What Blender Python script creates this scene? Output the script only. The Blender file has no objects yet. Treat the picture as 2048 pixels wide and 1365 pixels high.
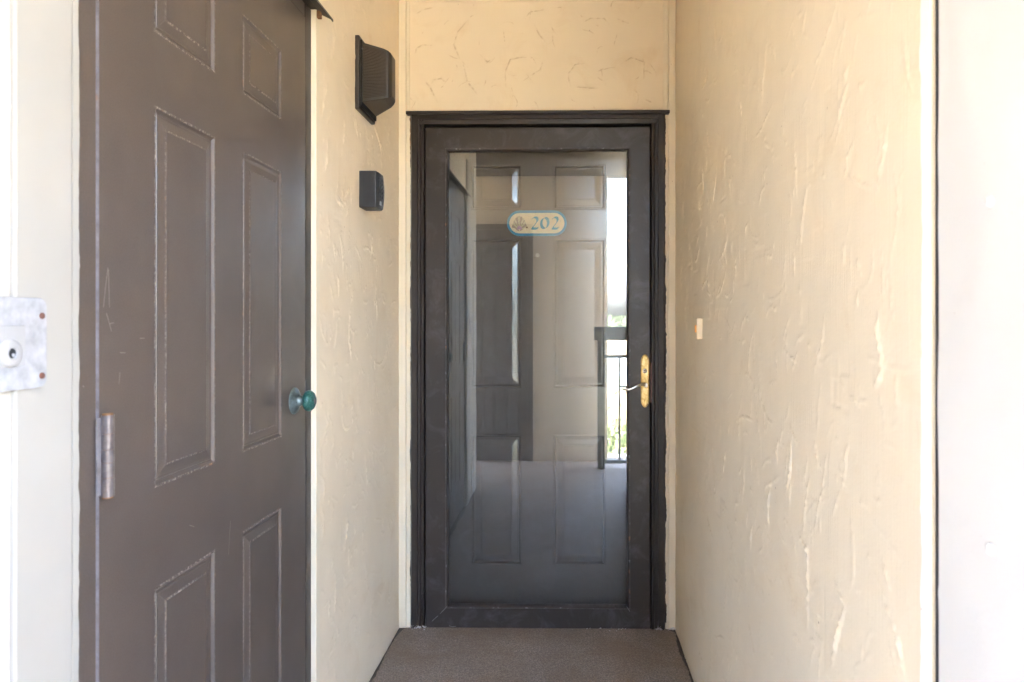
import bpy, math, random
import numpy as np

random.seed(7)
RNG = np.random.default_rng(11)
C = bpy.context.scene.collection
S = bpy.context.scene

# ------------------------------------------------------------------ camera
FPX = 2048 * 24 / 36.0
YAW = math.radians(0.8)
VPX, VPY = 1137.0, 643.0
PPX, PPY = VPX - FPX * math.tan(YAW), VPY
CAMZ = 1.25
cam = bpy.data.cameras.new('camera')
cam.lens = 24; cam.sensor_width = 36
cam.shift_x = (1024 - PPX) / 2048
cam.shift_y = (PPY - 682.5) / 2048
cam.clip_start = 0.02; cam.clip_end = 3000
cam.dof.use_dof = True
cam.dof.focus_distance = 2.5
cam.dof.aperture_fstop = 6.3
co = bpy.data.objects.new('camera', cam)
co.location = (0, 0, CAMZ)
co.rotation_euler = (math.pi / 2, 0, YAW)
C.objects.link(co)
S.camera = co

# ------------------------------------------------------------------ light
SUN_EL, SUN_AZ = math.radians(48), math.radians(25)      # azimuth from +Y towards +X
w = bpy.data.worlds.new('World'); S.world = w; w.use_nodes = True
nt = w.node_tree
bg = nt.nodes['Background']
sky = nt.nodes.new('ShaderNodeTexSky')
sky.sky_type = 'NISHITA'; sky.sun_disc = False
sky.sun_elevation = SUN_EL; sky.sun_rotation = SUN_AZ
sky.air_density = 0.8; sky.dust_density = 7.0; sky.ozone_density = 1.0
nt.links.new(sky.outputs[0], bg.inputs[0])
bg.inputs[1].default_value = 0.15
sun = bpy.data.lights.new('sun', 'SUN')
sun.energy = 1.0; sun.angle = math.radians(12); sun.color = (1.0, 0.98, 0.95)
so = bpy.data.objects.new('sun', sun)
from mathutils import Vector
sd = Vector((math.sin(SUN_AZ) * math.cos(SUN_EL), math.cos(SUN_AZ) * math.cos(SUN_EL), math.sin(SUN_EL)))
so.rotation_euler = sd.to_track_quat('Z', 'Y').to_euler()
so.location = (0, 0, 30)
C.objects.link(so)
S.view_settings.view_transform = 'Standard'
S.view_settings.look = 'None'
S.view_settings.gamma = 1
S.view_settings.use_curve_mapping = False
S.view_settings.exposure = 6.88
S.render.engine = 'CYCLES'
S.cycles.use_denoising = True
S.cycles.max_bounces = 14
S.cycles.diffuse_bounces = 10
S.cycles.transparent_max_bounces = 12
S.cycles.sample_clamp_indirect = 8
S.cycles.blur_glossy = 0.3

# ------------------------------------------------------------------ pixel -> plane helpers
def ray(px, py):
    a = (px - PPX) / FPX; b = -(py - PPY) / FPX
    return (math.cos(YAW) * a - math.sin(YAW), math.cos(YAW) + math.sin(YAW) * a, b)
def on_y(px, py, Y):
    d = ray(px, py); t = Y / d[1]; return (d[0] * t, Y, CAMZ + d[2] * t)
def on_x(px, py, X):
    d = ray(px, py); t = X / d[0]; return (X, d[1] * t, CAMZ + d[2] * t)
def X_at(px, Y): return on_y(px, PPY, Y)[0]
def Z_at(py, Y, px=1075): return on_y(px, py, Y)[2]
def Y_on(px, X): return on_x(px, PPY, X)[1]

YB = 2.774                       # plane of the end wall
XL = X_at(798, YB)               # left wall plane
XR = X_at(1351, YB)              # right wall plane
ZC = 2.562                       # ceiling

# ------------------------------------------------------------------ materials
def new_mat(name):
    m = bpy.data.materials.new(name); m.use_nodes = True
    n = m.node_tree.nodes; l = m.node_tree.links
    return m, n, l, n['Principled BSDF']

def ramp(n, l, src, stops):
    r = n.new('ShaderNodeValToRGB')
    e = r.color_ramp.elements
    while len(e) < len(stops): e.new(0.5)
    for k, (p, c) in enumerate(stops):
        e[k].position = p
        e[k].color = (c, c, c, 1) if isinstance(c, (int, float)) else (*c, 1)
    l.new(src, r.inputs[0]); return r

def noise(n, l, vec, scale, detail=4, rough=0.55, dist=0.0):
    t = n.new('ShaderNodeTexNoise'); t.inputs['Scale'].default_value = scale
    t.inputs['Detail'].default_value = detail; t.inputs['Roughness'].default_value = rough
    t.inputs['Distortion'].default_value = dist
    l.new(vec, t.inputs['Vector']); return t

def mapping(n, l, src, scale):
    m = n.new('ShaderNodeMapping'); m.inputs['Scale'].default_value = scale
    l.new(src, m.inputs['Vector']); return m.outputs[0]

def mixc(n, l, fac, a, b, mode='MIX'):
    m = n.new('ShaderNodeMix'); m.data_type = 'RGBA'; m.blend_type = mode
    for sock, v in ((m.inputs[0], fac), (m.inputs[6], a), (m.inputs[7], b)):
        if isinstance(v, (int, float)): sock.default_value = v
        elif isinstance(v, tuple): sock.default_value = (*v, 1)
        else: l.new(v, sock)
    return m.outputs[2]

def coords(n):
    return n.new('ShaderNodeTexCoord').outputs['Object']

def add_bump(n, l, p, height, strength, dist, prev=None):
    b = n.new('ShaderNodeBump'); b.inputs['Strength'].default_value = strength
    b.inputs['Distance'].default_value = dist
    l.new(height, b.inputs['Height'])
    if prev is not None: l.new(prev, b.inputs['Normal'])
    l.new(b.outputs[0], p.inputs['Normal']); return b.outputs[0]

def simple(name, col, rough=0.5, metal=0.0, var=0.12, scale=20, bump=0.0, bscale=200, spec=0.5, coat=0.0):
    m, n, l, p = new_mat(name)
    v = coords(n)
    t = noise(n, l, v, scale, 5)
    lo = tuple(c * (1 - var) for c in col); hi = tuple(min(1, c * (1 + var)) for c in col)
    r = ramp(n, l, t.outputs[0], [(0.3, lo), (0.7, hi)])
    l.new(r.outputs[0], p.inputs['Base Color'])
    p.inputs['Roughness'].default_value = rough; p.inputs['Metallic'].default_value = metal
    p.inputs['Specular IOR Level'].default_value = spec
    p.inputs['Coat Weight'].default_value = coat
    rr = ramp(n, l, noise(n, l, v, scale * 2.3, 3).outputs[0], [(0.3, max(0, rough - 0.08)), (0.7, min(1, rough + 0.08))])
    l.new(rr.outputs[0], p.inputs['Roughness'])
    if bump:
        add_bump(n, l, p, noise(n, l, v, bscale, 3).outputs[0], bump, 0.002)
    return m

def stucco_mat(name, col, stain=(0.62, 0.45, 0.24), stain_amt=0.35, brush=True, crease=0.0):
    m, n, l, p = new_mat(name)
    v = coords(n)
    big = noise(n, l, v, 2.2, 4, 0.6)
    c0 = mixc(n, l, ramp(n, l, big.outputs[0], [(0.35, 0.0), (0.7, 1.0)]).outputs[0],
              tuple(c * 0.95 for c in col), tuple(min(1, c * 1.03) for c in col))
    st = noise(n, l, v, 5.5, 6, 0.65, 0.6)
    c1 = mixc(n, l, ramp(n, l, st.outputs[0], [(0.56, 0.0), (0.8, stain_amt)]).outputs[0], c0, stain)
    sp = noise(n, l, v, 75, 2, 0.5)
    c2 = mixc(n, l, ramp(n, l, sp.outputs[0], [(0.765, 0.0), (0.80, 0.75)]).outputs[0], c1, (0.30, 0.20, 0.11))
    if crease:
        at = n.new('ShaderNodeAttribute'); at.attribute_name = 'dirt'
        mm = n.new('ShaderNodeMath'); mm.operation = 'MULTIPLY'; mm.inputs[1].default_value = crease
        l.new(at.outputs['Fac'], mm.inputs[0])
        c2 = mixc(n, l, mm.outputs[0], c2, (0.50, 0.36, 0.20))
    l.new(c2, p.inputs['Base Color'])
    p.inputs['Roughness'].default_value = 0.5
    p.inputs['Specular IOR Level'].default_value = 0.35
    fine = noise(n, l, v, 160, 3, 0.6)
    nb = add_bump(n, l, p, fine.outputs[0], 0.16, 0.002)
    if brush:
        vb = mapping(n, l, v, (230, 230, 4))
        br = noise(n, l, vb, 1.0, 2, 0.5)
        add_bump(n, l, p, br.outputs[0], 0.34, 0.002, nb)
    return m

def brown_mat(name, col, rough, dust=0.0, dustcol=(0.22, 0.22, 0.25), gloss_bump=0.05, bscale=260, speck=0.0, scratch=0.0, spec=0.5):
    m, n, l, p = new_mat(name)
    v = coords(n)
    a = noise(n, l, v, 3.0, 5, 0.6)
    c0 = mixc(n, l, ramp(n, l, a.outputs[0], [(0.3, 0.0), (0.7, 1.0)]).outputs[0],
              tuple(c * 0.86 for c in col), (col[0] * 1.16, col[1] * 1.10, col[2] * 1.04))
    g = noise(n, l, v, 420, 2, 0.5)
    c0 = mixc(n, l, ramp(n, l, g.outputs[0], [(0.35, 0.0), (0.7, 0.3)]).outputs[0], c0, tuple(min(1, c * 1.7) for c in col))
    if dust:
        d = noise(n, l, v, 9, 8, 0.7, 0.8)
        c0 = mixc(n, l, ramp(n, l, d.outputs[0], [(0.5, 0.0), (0.78, dust)]).outputs[0], c0, dustcol)
    if speck:
        s = noise(n, l, v, 260, 2, 0.5)
        c0 = mixc(n, l, ramp(n, l, s.outputs[0], [(0.775, 0.0), (0.80, speck)]).outputs[0], c0, (0.5, 0.47, 0.43))
    l.new(c0, p.inputs['Base Color'])
    rr = noise(n, l, v, 7, 3, 0.5)
    l.new(ramp(n, l, rr.outputs[0], [(0.25, max(0.02, rough - 0.03)), (0.75, rough + 0.09)]).outputs[0], p.inputs['Roughness'])
    p.inputs['Specular IOR Level'].default_value = spec
    add_bump(n, l, p, noise(n, l, v, bscale, 2, 0.5).outputs[0], gloss_bump, 0.002)
    return m

def worn_mat(name, col, chip=(0.42, 0.39, 0.36), lo=0.5, hi=0.58, scale=60):
    m, n, l, p = new_mat(name)
    v = coords(n)
    t = noise(n, l, v, scale, 6, 0.75)
    c = mixc(n, l, ramp(n, l, t.outputs[0], [(lo, 0.0), (hi, 1.0)]).outputs[0], col, chip)
    t2 = noise(n, l, v, 23, 3, 0.5)
    c = mixc(n, l, ramp(n, l, t2.outputs[0], [(0.66, 0.0), (0.72, 0.6)]).outputs[0], c, (0.33, 0.17, 0.08))
    l.new(c, p.inputs['Base Color']); p.inputs['Roughness'].default_value = 0.42
    add_bump(n, l, p, t.outputs[0], 0.3, 0.002)
    return m

CREAM = (0.82, 0.718, 0.55)
M = {}
M['stucco'] = stucco_mat('cream_stucco', CREAM)
M['stucco_head'] = stucco_mat('cream_stucco_header', CREAM, stain_amt=0.45, brush=False, crease=0.6)
M['smooth'] = stucco_mat('cream_smooth_trim', (0.81, 0.73, 0.57), stain_amt=0.25, brush=True)
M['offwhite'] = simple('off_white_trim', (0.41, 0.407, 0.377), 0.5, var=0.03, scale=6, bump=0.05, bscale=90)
M['white'] = stucco_mat('white_paint', (0.88, 0.87, 0.84), stain=(0.8, 0.74, 0.62), stain_amt=0.25, brush=False)
M['panel_white'] = stucco_mat('pale_panel', (0.69, 0.683, 0.66), stain=(0.5, 0.47, 0.42), stain_amt=0.2, brush=False)
M['near_stucco'] = stucco_mat('off_white_stucco', (0.58, 0.555, 0.50), stain=(0.5, 0.42, 0.3), stain_amt=0.3, brush=False)
M['seal'] = simple('grey_seal', (0.115, 0.12, 0.13), 0.7, var=0.2, scale=60)
M['dark_seal'] = simple('dark_seal', (0.022, 0.022, 0.026), 0.7, var=0.2, scale=60)
M['closet'] = brown_mat('brown_door_paint', (0.090, 0.075, 0.067), 0.335, dust=0.30, dustcol=(0.13, 0.115, 0.112), gloss_bump=0.09, bscale=330, spec=0.6)
M['closet_worn'] = worn_mat('brown_worn_edge', (0.088, 0.072, 0.064), chip=(0.24, 0.215, 0.195), lo=0.47, hi=0.66, scale=120)
M['closet_heavy'] = worn_mat('brown_chipped_edge', (0.088, 0.072, 0.064), chip=(0.36, 0.33, 0.29), lo=0.50, hi=0.58, scale=170)
M['closet_edge'] = worn_mat('door_edge_highlight', (0.15, 0.138, 0.145), chip=(0.26, 0.25, 0.275), lo=0.35, hi=0.65, scale=30)  # pale grey paints in the bright outdoor highlight on the hinge-side edge
M['storm'] = brown_mat('storm_door_paint', (0.034, 0.028, 0.0255), 0.335, dust=0.65, dustcol=(0.125, 0.122, 0.135), gloss_bump=0.06, bscale=400, speck=0.35)
M['storm_worn'] = worn_mat('storm_bead_worn', (0.058, 0.050, 0.047), chip=(0.30, 0.31, 0.33), lo=0.56, hi=0.70, scale=45)
M['frame'] = brown_mat('frame_paint', (0.027, 0.022, 0.020), 0.38, dust=0.25, dustcol=(0.11, 0.09, 0.08), gloss_bump=0.16, bscale=150, speck=0.5)
M['inner'] = brown_mat('inner_door_paint', (0.070, 0.066, 0.062), 0.16, dust=0.35, dustcol=(0.12, 0.125, 0.135), gloss_bump=0.15, bscale=150, spec=1.0)
M['rust'] = simple('rusty_caulk', (0.25, 0.13, 0.06), 0.8, var=0.5, scale=90, bump=0.4, bscale=200)
M['black_gap'] = simple('gap_shadow_gasket', (0.012, 0.011, 0.010), 0.8)
M['hinge'] = simple('steel_hinge', (0.17, 0.152, 0.152), 0.42, metal=0.4, var=0.25, scale=70, bump=0.1)
M['bronze'] = brown_mat('bronze_plastic', (0.026, 0.021, 0.018), 0.335, gloss_bump=0.03, bscale=300)
M['bronze_lens'] = brown_mat('smoked_lens', (0.040, 0.032, 0.026), 0.16, gloss_bump=0.02, bscale=300)
M['lockbox'] = simple('black_lockbox', (0.020, 0.023, 0.028), 0.45, var=0.2, scale=50, bump=0.12, bscale=500)
M['lockbox_light'] = simple('lockbox_button', (0.05, 0.055, 0.06), 0.4)
M['lockbox_tag'] = simple('lockbox_tag', (0.35, 0.38, 0.42), 0.4)
M['chrome'] = simple('chrome', (0.72, 0.72, 0.70), 0.16, metal=1.0, var=0.08, scale=60)
M['keyhole'] = simple('keyhole', (0.012, 0.012, 0.012), 0.6)
def brass():
    m, n, l, p = new_mat('aged_brass'); v = coords(n)
    t = noise(n, l, v, 55, 6, 0.7, 1.0)
    c = ramp(n, l, t.outputs[0], [(0.3, (0.38, 0.22, 0.06)), (0.5, (0.70, 0.50, 0.19)), (0.68, (0.88, 0.74, 0.42))])
    l.new(c.outputs[0], p.inputs['Base Color']); p.inputs['Metallic'].default_value = 0.75
    l.new(ramp(n, l, t.outputs[0], [(0.3, 0.5), (0.7, 0.26)]).outputs[0], p.inputs['Roughness'])
    add_bump(n, l, p, t.outputs[0], 0.12, 0.002)
    return m
M['brass'] = brass()
def verdigris():
    m, n, l, p = new_mat('verdigris_bronze'); v = coords(n)
    t = noise(n, l, v, 110, 6, 0.7, 1.2)
    c = ramp(n, l, t.outputs[0], [(0.34, (0.012, 0.035, 0.04)), (0.5, (0.02, 0.105, 0.09)), (0.62, (0.06, 0.20, 0.165)), (0.70, (0.10, 0.045, 0.04))])
    l.new(c.outputs[0], p.inputs['Base Color']); p.inputs['Metallic'].default_value = 0.15
    p.inputs['Roughness'].default_value = 0.33
    add_bump(n, l, p, t.outputs[0], 0.2, 0.002)
    return m
M['verdigris'] = verdigris()
M['knob_base'] = simple('grey_green_bronze', (0.15, 0.20, 0.21), 0.35, metal=0.6, var=0.5, scale=60, bump=0.1)
M['galv'] = simple('galvanised_white', (0.385, 0.405, 0.435), 0.6, var=0.22, scale=60, bump=0.15, bscale=120)
M['lock_white'] = simple('white_lock', (0.385, 0.40, 0.41), 0.45, var=0.05, scale=30)
M['rivet'] = simple('brown_rivet', (0.16, 0.075, 0.055), 0.6, var=0.3, scale=200)
M['sign_blue'] = simple('sign_blue', (0.004, 0.235, 0.42), 0.4, var=0.12, scale=30)
M['sign_teal'] = simple('sign_teal_digit', (0.02, 0.27, 0.38), 0.4, var=0.15, scale=60)
M['sign_cream'] = simple('sign_cream', (0.86, 0.71, 0.45), 0.5, var=0.06, scale=40)
M['shell_a'] = simple('shell_yellow', (0.66, 0.58, 0.36), 0.5, var=0.2, scale=150)
M['shell_b'] = simple('shell_mauve', (0.44, 0.33, 0.25), 0.5, var=0.2, scale=150)
M['shell_pink'] = simple('shell_pink', (0.58, 0.36, 0.45), 0.5, var=0.2, scale=150)
M['amber'] = None
def amber():
    m, n, l, p = new_mat('amber_button')
    p.inputs['Base Color'].default_value = (0.85, 0.46, 0.16, 1)
    p.inputs['Emission Color'].default_value = (1.0, 0.42, 0.08, 1)
    p.inputs['Emission Strength'].default_value = 0.004
    return m
M['amber'] = amber()
M['bell'] = simple('ivory_plastic', (0.80, 0.68, 0.50), 0.4, var=0.04)
M['tan'] = stucco_mat('tan_stucco', (0.68, 0.60, 0.49))
M['ceiling'] = stucco_mat('ceiling_paint', (0.74, 0.68, 0.58), brush=False)
M['soffit'] = simple('brown_soffit', (0.075, 0.062, 0.055), 0.6)
M['flake'] = simple('pale_flake', (0.62, 0.63, 0.66), 0.8, var=0.2, scale=200)
M['iron'] = simple('black_iron', (0.075, 0.082, 0.092), 0.4, var=0.2)
M['deck'] = simple('walkway_slab', (0.10, 0.09, 0.08), 0.8)

def carpet_mat():
    m, n, l, p = new_mat('brown_carpet'); v = coords(n)
    t = noise(n, l, v, 170, 5, 0.85)
    c = ramp(n, l, t.outputs[0], [(0.32, (0.09, 0.074, 0.065)), (0.5, (0.235, 0.194, 0.164)), (0.66, (0.50, 0.43, 0.37))])
    t2 = noise(n, l, v, 4.5, 6, 0.65, 0.4)
    c2 = mixc(n, l, ramp(n, l, t2.outputs[0], [(0.40, 0.0), (0.70, 0.75)]).outputs[0], c.outputs[0], (0.20, 0.142, 0.098))
    vb = mapping(n, l, v, (14, 170, 1))
    tw = noise(n, l, vb, 1.0, 2, 0.5)
    c3 = mixc(n, l, ramp(n, l, tw.outputs[0], [(0.45, 0.0), (0.75, 0.35)]).outputs[0], c2, (0.28, 0.25, 0.23))
    sp = noise(n, l, v, 95, 2, 0.5)
    c4 = mixc(n, l, ramp(n, l, sp.outputs[0], [(0.80, 0.0), (0.82, 0.8)]).outputs[0], c3, (0.45, 0.37, 0.26))
    l.new(c4, p.inputs['Base Color']); p.inputs['Roughness'].default_value = 0.62
    p.inputs['Specular IOR Level'].default_value = 0.3
    add_bump(n, l, p, t.outputs[0], 0.7, 0.004)
    return m
M['carpet'] = carpet_mat()

def glass_mat():
    m = bpy.data.materials.new('storm_glass'); m.use_nodes = True
    n = m.node_tree.nodes; l = m.node_tree.links
    n.clear()
    out = n.new('ShaderNodeOutputMaterial'); mix = n.new('ShaderNodeMixShader')
    tr = n.new('ShaderNodeBsdfTransparent'); gl = n.new('ShaderNodeBsdfGlossy'); fr = n.new('ShaderNodeFresnel')
    tr.inputs[0].default_value = (0.93, 0.95, 0.95, 1)
    gl.inputs['Roughness'].default_value = 0.0
    gl.inputs[0].default_value = (1, 1, 1, 1)
    fr.inputs[0].default_value = 1.86
    l.new(fr.outputs[0], mix.inputs[0]); l.new(tr.outputs[0], mix.inputs[1]); l.new(gl.outputs[0], mix.inputs[2])
    l.new(mix.outputs[0], out.inputs[0])
    return m
M['glass'] = glass_mat()

# ------------------------------------------------------------------ mesh helpers
def empty(name, loc, label, cat, group=None):
    o = bpy.data.objects.new(name, None); C.objects.link(o)
    o.location = loc; o.empty_display_size = 0.1
    o['label'] = label; o['category'] = cat; o['kind'] = 'thing'
    if group: o['group'] = group
    return o

def root_loc(o):
    while o.parent: o = o.parent
    return Vector(o.location)

class MB:
    """collects faces given in world metres; build() links them as one object"""
    def __init__(self): self.v = []; self.f = []; self.m = []; self.sm = []
    def vert(self, *p): self.v.append(tuple(p)); return len(self.v) - 1
    def face(self, pts, mat=0, smooth=False):
        b = len(self.v); self.v.extend(tuple(p) for p in pts)
        self.f.append(tuple(range(b, b + len(pts)))); self.m.append(mat); self.sm.append(smooth)
    def iface(self, idx, mat=0, smooth=False):
        self.f.append(tuple(idx)); self.m.append(mat); self.sm.append(smooth)
    def box(self, x0, x1, y0, y1, z0, z1, mat=0):
        b = len(self.v)
        for z in (z0, z1):
            for y in (y0, y1):
                for x in (x0, x1): self.v.append((x, y, z))
        for q in ((0, 2, 3, 1), (4, 5, 7, 6), (0, 1, 5, 4), (2, 6, 7, 3), (0, 4, 6, 2), (1, 3, 7, 5)):
            self.iface([b + k for k in q], mat)
        return self
    def prism(self, poly, axis, a0, a1, mat=0, smooth=False):
        """poly: 2-D points in the two other axes (in x,y,z order), extruded along axis"""
        def mk(p, a):
            return {'x': (a, p[0], p[1]), 'y': (p[0], a, p[1]), 'z': (p[0], p[1], a)}[axis]
        n = len(poly); b = len(self.v)
        for a in (a0, a1):
            for p in poly: self.v.append(mk(p, a))
        for k in range(n):
            k2 = (k + 1) % n
            self.iface([b + k, b + k2, b + n + k2, b + n + k], mat, smooth)
        self.iface([b + k for k in range(n)][::-1], mat); self.iface([b + n + k for k in range(n)], mat)
        return self
    def lathe(self, c, axis, prof, seg=28, mat=0, smooth=True, scale2=1.0):
        """prof: list of (along, radius); axis is a unit vector"""
        ax = Vector(axis); u = ax.orthogonal().normalized(); w_ = ax.cross(u)
        b = len(self.v)
        for a, r in prof:
            for k in range(seg):
                t = 2 * math.pi * k / seg
                p = Vector(c) + ax * a + u * (r * math.cos(t)) + w_ * (r * math.sin(t))
                self.v.append(tuple(p))
        for i in range(len(prof) - 1):
            for k in range(seg):
                k2 = (k + 1) % seg
                self.iface([b + i * seg + k, b + i * seg + k2, b + (i + 1) * seg + k2, b + (i + 1) * seg + k], mat, smooth)
        self.iface([b + k for k in range(seg)][::-1], mat)
        self.iface([b + (len(prof) - 1) * seg + k for k in range(seg)], mat)
        return self
    def tube(self, pts, radii, seg=14, mat=0, flat=1.0):
        b = len(self.v); n = len(pts)
        for i, p in enumerate(pts):
            p = Vector(p)
            d = (Vector(pts[min(i + 1, n - 1)]) - Vector(pts[max(i - 1, 0)])).normalized()
            u = d.cross(Vector((0, 1, 0)))
            if u.length < 1e-3: u = d.cross(Vector((0, 0, 1)))
            u.normalize(); v_ = d.cross(u)
            r = radii[i] if isinstance(radii, (list, tuple)) else radii
            for k in range(seg):
                t = 2 * math.pi * k / seg
                self.v.append(tuple(p + u * (r * math.cos(t)) + v_ * (r * flat * math.sin(t))))
        for i in range(n - 1):
            for k in range(seg):
                k2 = (k + 1) % seg
                self.iface([b + i * seg + k, b + i * seg + k2, b + (i + 1) * seg + k2, b + (i + 1) * seg + k], mat, True)
        self.iface([b + k for k in range(seg)][::-1], mat); self.iface([b + (n - 1) * seg + k for k in range(seg)], mat)
        return self
    def build(self, name, mats, parent=None, bevel=0.0, loc=None, fixn=True):
        me = bpy.data.meshes.new(name)
        off = root_loc(parent) if parent else Vector(loc or (0, 0, 0))
        me.from_pydata([(x - off.x, y - off.y, z - off.z) for x, y, z in self.v], [], self.f)
        for mt in (mats if isinstance(mats, (list, tuple)) else [mats]): me.materials.append(mt)
        me.polygons.foreach_set('material_index', self.m)
        me.polygons.foreach_set('use_smooth', self.sm)
        if fixn:
            import bmesh
            bm = bmesh.new(); bm.from_mesh(me)
            bmesh.ops.remove_doubles(bm, verts=bm.verts, dist=1e-6)
            bmesh.ops.recalc_face_normals(bm, faces=bm.faces)
            bm.to_mesh(me); bm.free()
        me.update()
        if any(self.sm): me.set_sharp_from_angle(angle=math.radians(38))
        o = bpy.data.objects.new(name, me); C.objects.link(o)
        if parent: o.parent = parent
        else: o.location = off
        if bevel:
            bv = o.modifiers.new('bevel', 'BEVEL'); bv.width = bevel; bv.segments = 2
            bv.limit_method = 'ANGLE'; bv.angle_limit = math.radians(40)
        return o

def struct(o): o['kind'] = 'structure'; return o
def tag(o, label, cat, group=None, kind=None):
    o['label'] = label; o['category'] = cat
    if group: o['group'] = group
    if kind: o['kind'] = kind
    return o

# ---------------------------------------------------------------- plaster sheets with trowel ridges
def smooth_noise(nu, nv, cu, cv):
    gu, gv = max(2, int(nu / cu) + 3), max(2, int(nv / cv) + 3)
    g = RNG.random((gv, gu))
    u = np.linspace(0, gu - 1.001, nu); v = np.linspace(0, gv - 1.001, nv)
    iu = u.astype(int); iv = v.astype(int); fu = u - iu; fv = v - iv
    fu = fu * fu * (3 - 2 * fu); fv = fv * fv * (3 - 2 * fv)
    a = g[np.ix_(iv, iu)]; b = g[np.ix_(iv, iu + 1)]; c = g[np.ix_(iv + 1, iu)]; d = g[np.ix_(iv + 1, iu + 1)]
    return (a * (1 - fu) + b * fu) * (1 - fv)[:, None] + (c * (1 - fu) + d * fu) * fv[:, None]

def rand_stroke(W, H, lmin, lmax, up=0.0):
    u, v = RNG.uniform(0, W), RNG.uniform(0, H)
    ang = RNG.uniform(0, 2 * math.pi) if RNG.random() > up else RNG.choice([-1, 1]) * math.pi / 2 + RNG.normal(0, .38); L = RNG.uniform(lmin, lmax); n = 9
    turn = RNG.normal(0, 1.1)
    pts = [(u, v)]
    for k in range(n):
        ang += turn / n + RNG.normal(0, 0.13)
        u += L / n * math.cos(ang); v += L / n * math.sin(ang); pts.append((u, v))
    return pts

RIDGE = 1.35
def heightfield(W, H, res, strokes, rough=0.0006):
    nu, nv = int(W / res) + 1, int(H / res) + 1
    U = np.linspace(0, W, nu); V = np.linspace(0, H, nv)
    h = rough * 1.2 * (smooth_noise(nu, nv, 0.05 / res, 0.05 / res) - .5) + rough * 3.5 * (smooth_noise(nu, nv, 0.16 / res, 0.16 / res) - .5)
    jag = smooth_noise(nu, nv, 0.008 / res, 0.008 / res)
    dirt = np.zeros_like(h)
    for pts, w_, hh, side, rampw in strokes:
        pad = max(rampw * 2.5, w_ * 3)
        us = [p[0] for p in pts]; vs = [p[1] for p in pts]
        i0, i1 = np.searchsorted(U, [min(us) - pad, max(us) + pad]); j0, j1 = np.searchsorted(V, [min(vs) - pad, max(vs) + pad])
        if i1 - i0 < 2 or j1 - j0 < 2: continue
        uu, vv = np.meshgrid(U[i0:i1], V[j0:j1])
        best = np.full(uu.shape, 1e9); sgn = np.zeros(uu.shape); par = np.zeros(uu.shape)
        n = len(pts) - 1
        for k in range(n):
            ax, ay = pts[k]; bx, by = pts[k + 1]; dx, dy = bx - ax, by - ay; LL = dx * dx + dy * dy + 1e-12
            t = np.clip(((uu - ax) * dx + (vv - ay) * dy) / LL, 0, 1)
            ex, ey = uu - ax - t * dx, vv - ay - t * dy
            d = np.hypot(ex, ey); mk = d < best
            best = np.where(mk, d, best); sgn = np.where(mk, np.sign(dx * ey - dy * ex) * side, sgn); par = np.where(mk, (k + t) / n, par)
        env = np.sin(np.pi * np.clip(par, 0.02, 0.98)) ** 0.6
        wv = w_ * (0.5 + jag[j0:j1, i0:i1])
        core = np.clip(1.35 - best / wv, 0, 1)
        core = core * core * (3 - 2 * core)
        tail = np.where(sgn > 0, 0.55 * np.exp(-best / rampw), 0)
        prof = np.maximum(core, tail) * env * hh * RIDGE * (0.55 + 0.9 * jag[j0:j1, i0:i1])
        dirt[j0:j1, i0:i1] = np.maximum(dirt[j0:j1, i0:i1], core * env * np.clip(jag[j0:j1, i0:i1] * 1.6 - .25, 0, 1))
        h[j0:j1, i0:i1] = np.maximum(h[j0:j1, i0:i1], h[j0:j1, i0:i1] * .4 + prof)
    return U, V, h, dirt

def plaster(name, origin, ud, vd, nd, W, H, res, strokes, mats, parent, rough=0.0011):
    U, V, h, dirt = heightfield(W, H, res, strokes, rough)
    uu, vv = np.meshgrid(U, V)
    off = np.array(root_loc(parent))
    P = np.array(origin) - off + uu[..., None] * np.array(ud) + vv[..., None] * np.array(vd) + h[..., None] * np.array(nd)
    nv, nu = h.shape
    idx = np.arange(nu * nv).reshape(nv, nu)
    q = np.stack([idx[:-1, :-1], idx[:-1, 1:], idx[1:, 1:], idx[1:, :-1]], -1).reshape(-1, 4)
    if np.dot(np.cross(ud, vd), nd) < 0: q = q[:, ::-1]
    me = bpy.data.meshes.new(name)
    me.vertices.add(nu * nv); me.vertices.foreach_set('co', P.reshape(-1).astype(np.float32))
    me.loops.add(q.size); me.loops.foreach_set('vertex_index', q.reshape(-1).astype(np.int32))
    me.polygons.add(len(q))
    me.polygons.foreach_set('loop_start', np.arange(0, q.size, 4, dtype=np.int32))
    me.polygons.foreach_set('use_smooth', np.ones(len(q), dtype=bool))
    at = me.attributes.new('dirt', 'FLOAT', 'POINT'); at.data.foreach_set('value', dirt.reshape(-1).astype(np.float32))
    me.materials.append(mats); me.update(calc_edges=True)
    o = bpy.data.objects.new(name, me); C.objects.link(o); o.parent = parent
    return o

def random_strokes(W, H, per_m2, lmin, lmax, wr, hr, rr, up=0.0):
    out = []
    for _ in range(int(W * H * per_m2)):
        out.append((rand_stroke(W, H, lmin, lmax, up), RNG.uniform(*wr), RNG.uniform(*hr) * RNG.choice([0.5, 0.8, 1.0]), RNG.choice([-1, 1]), RNG.uniform(*rr)))
    return out

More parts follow.
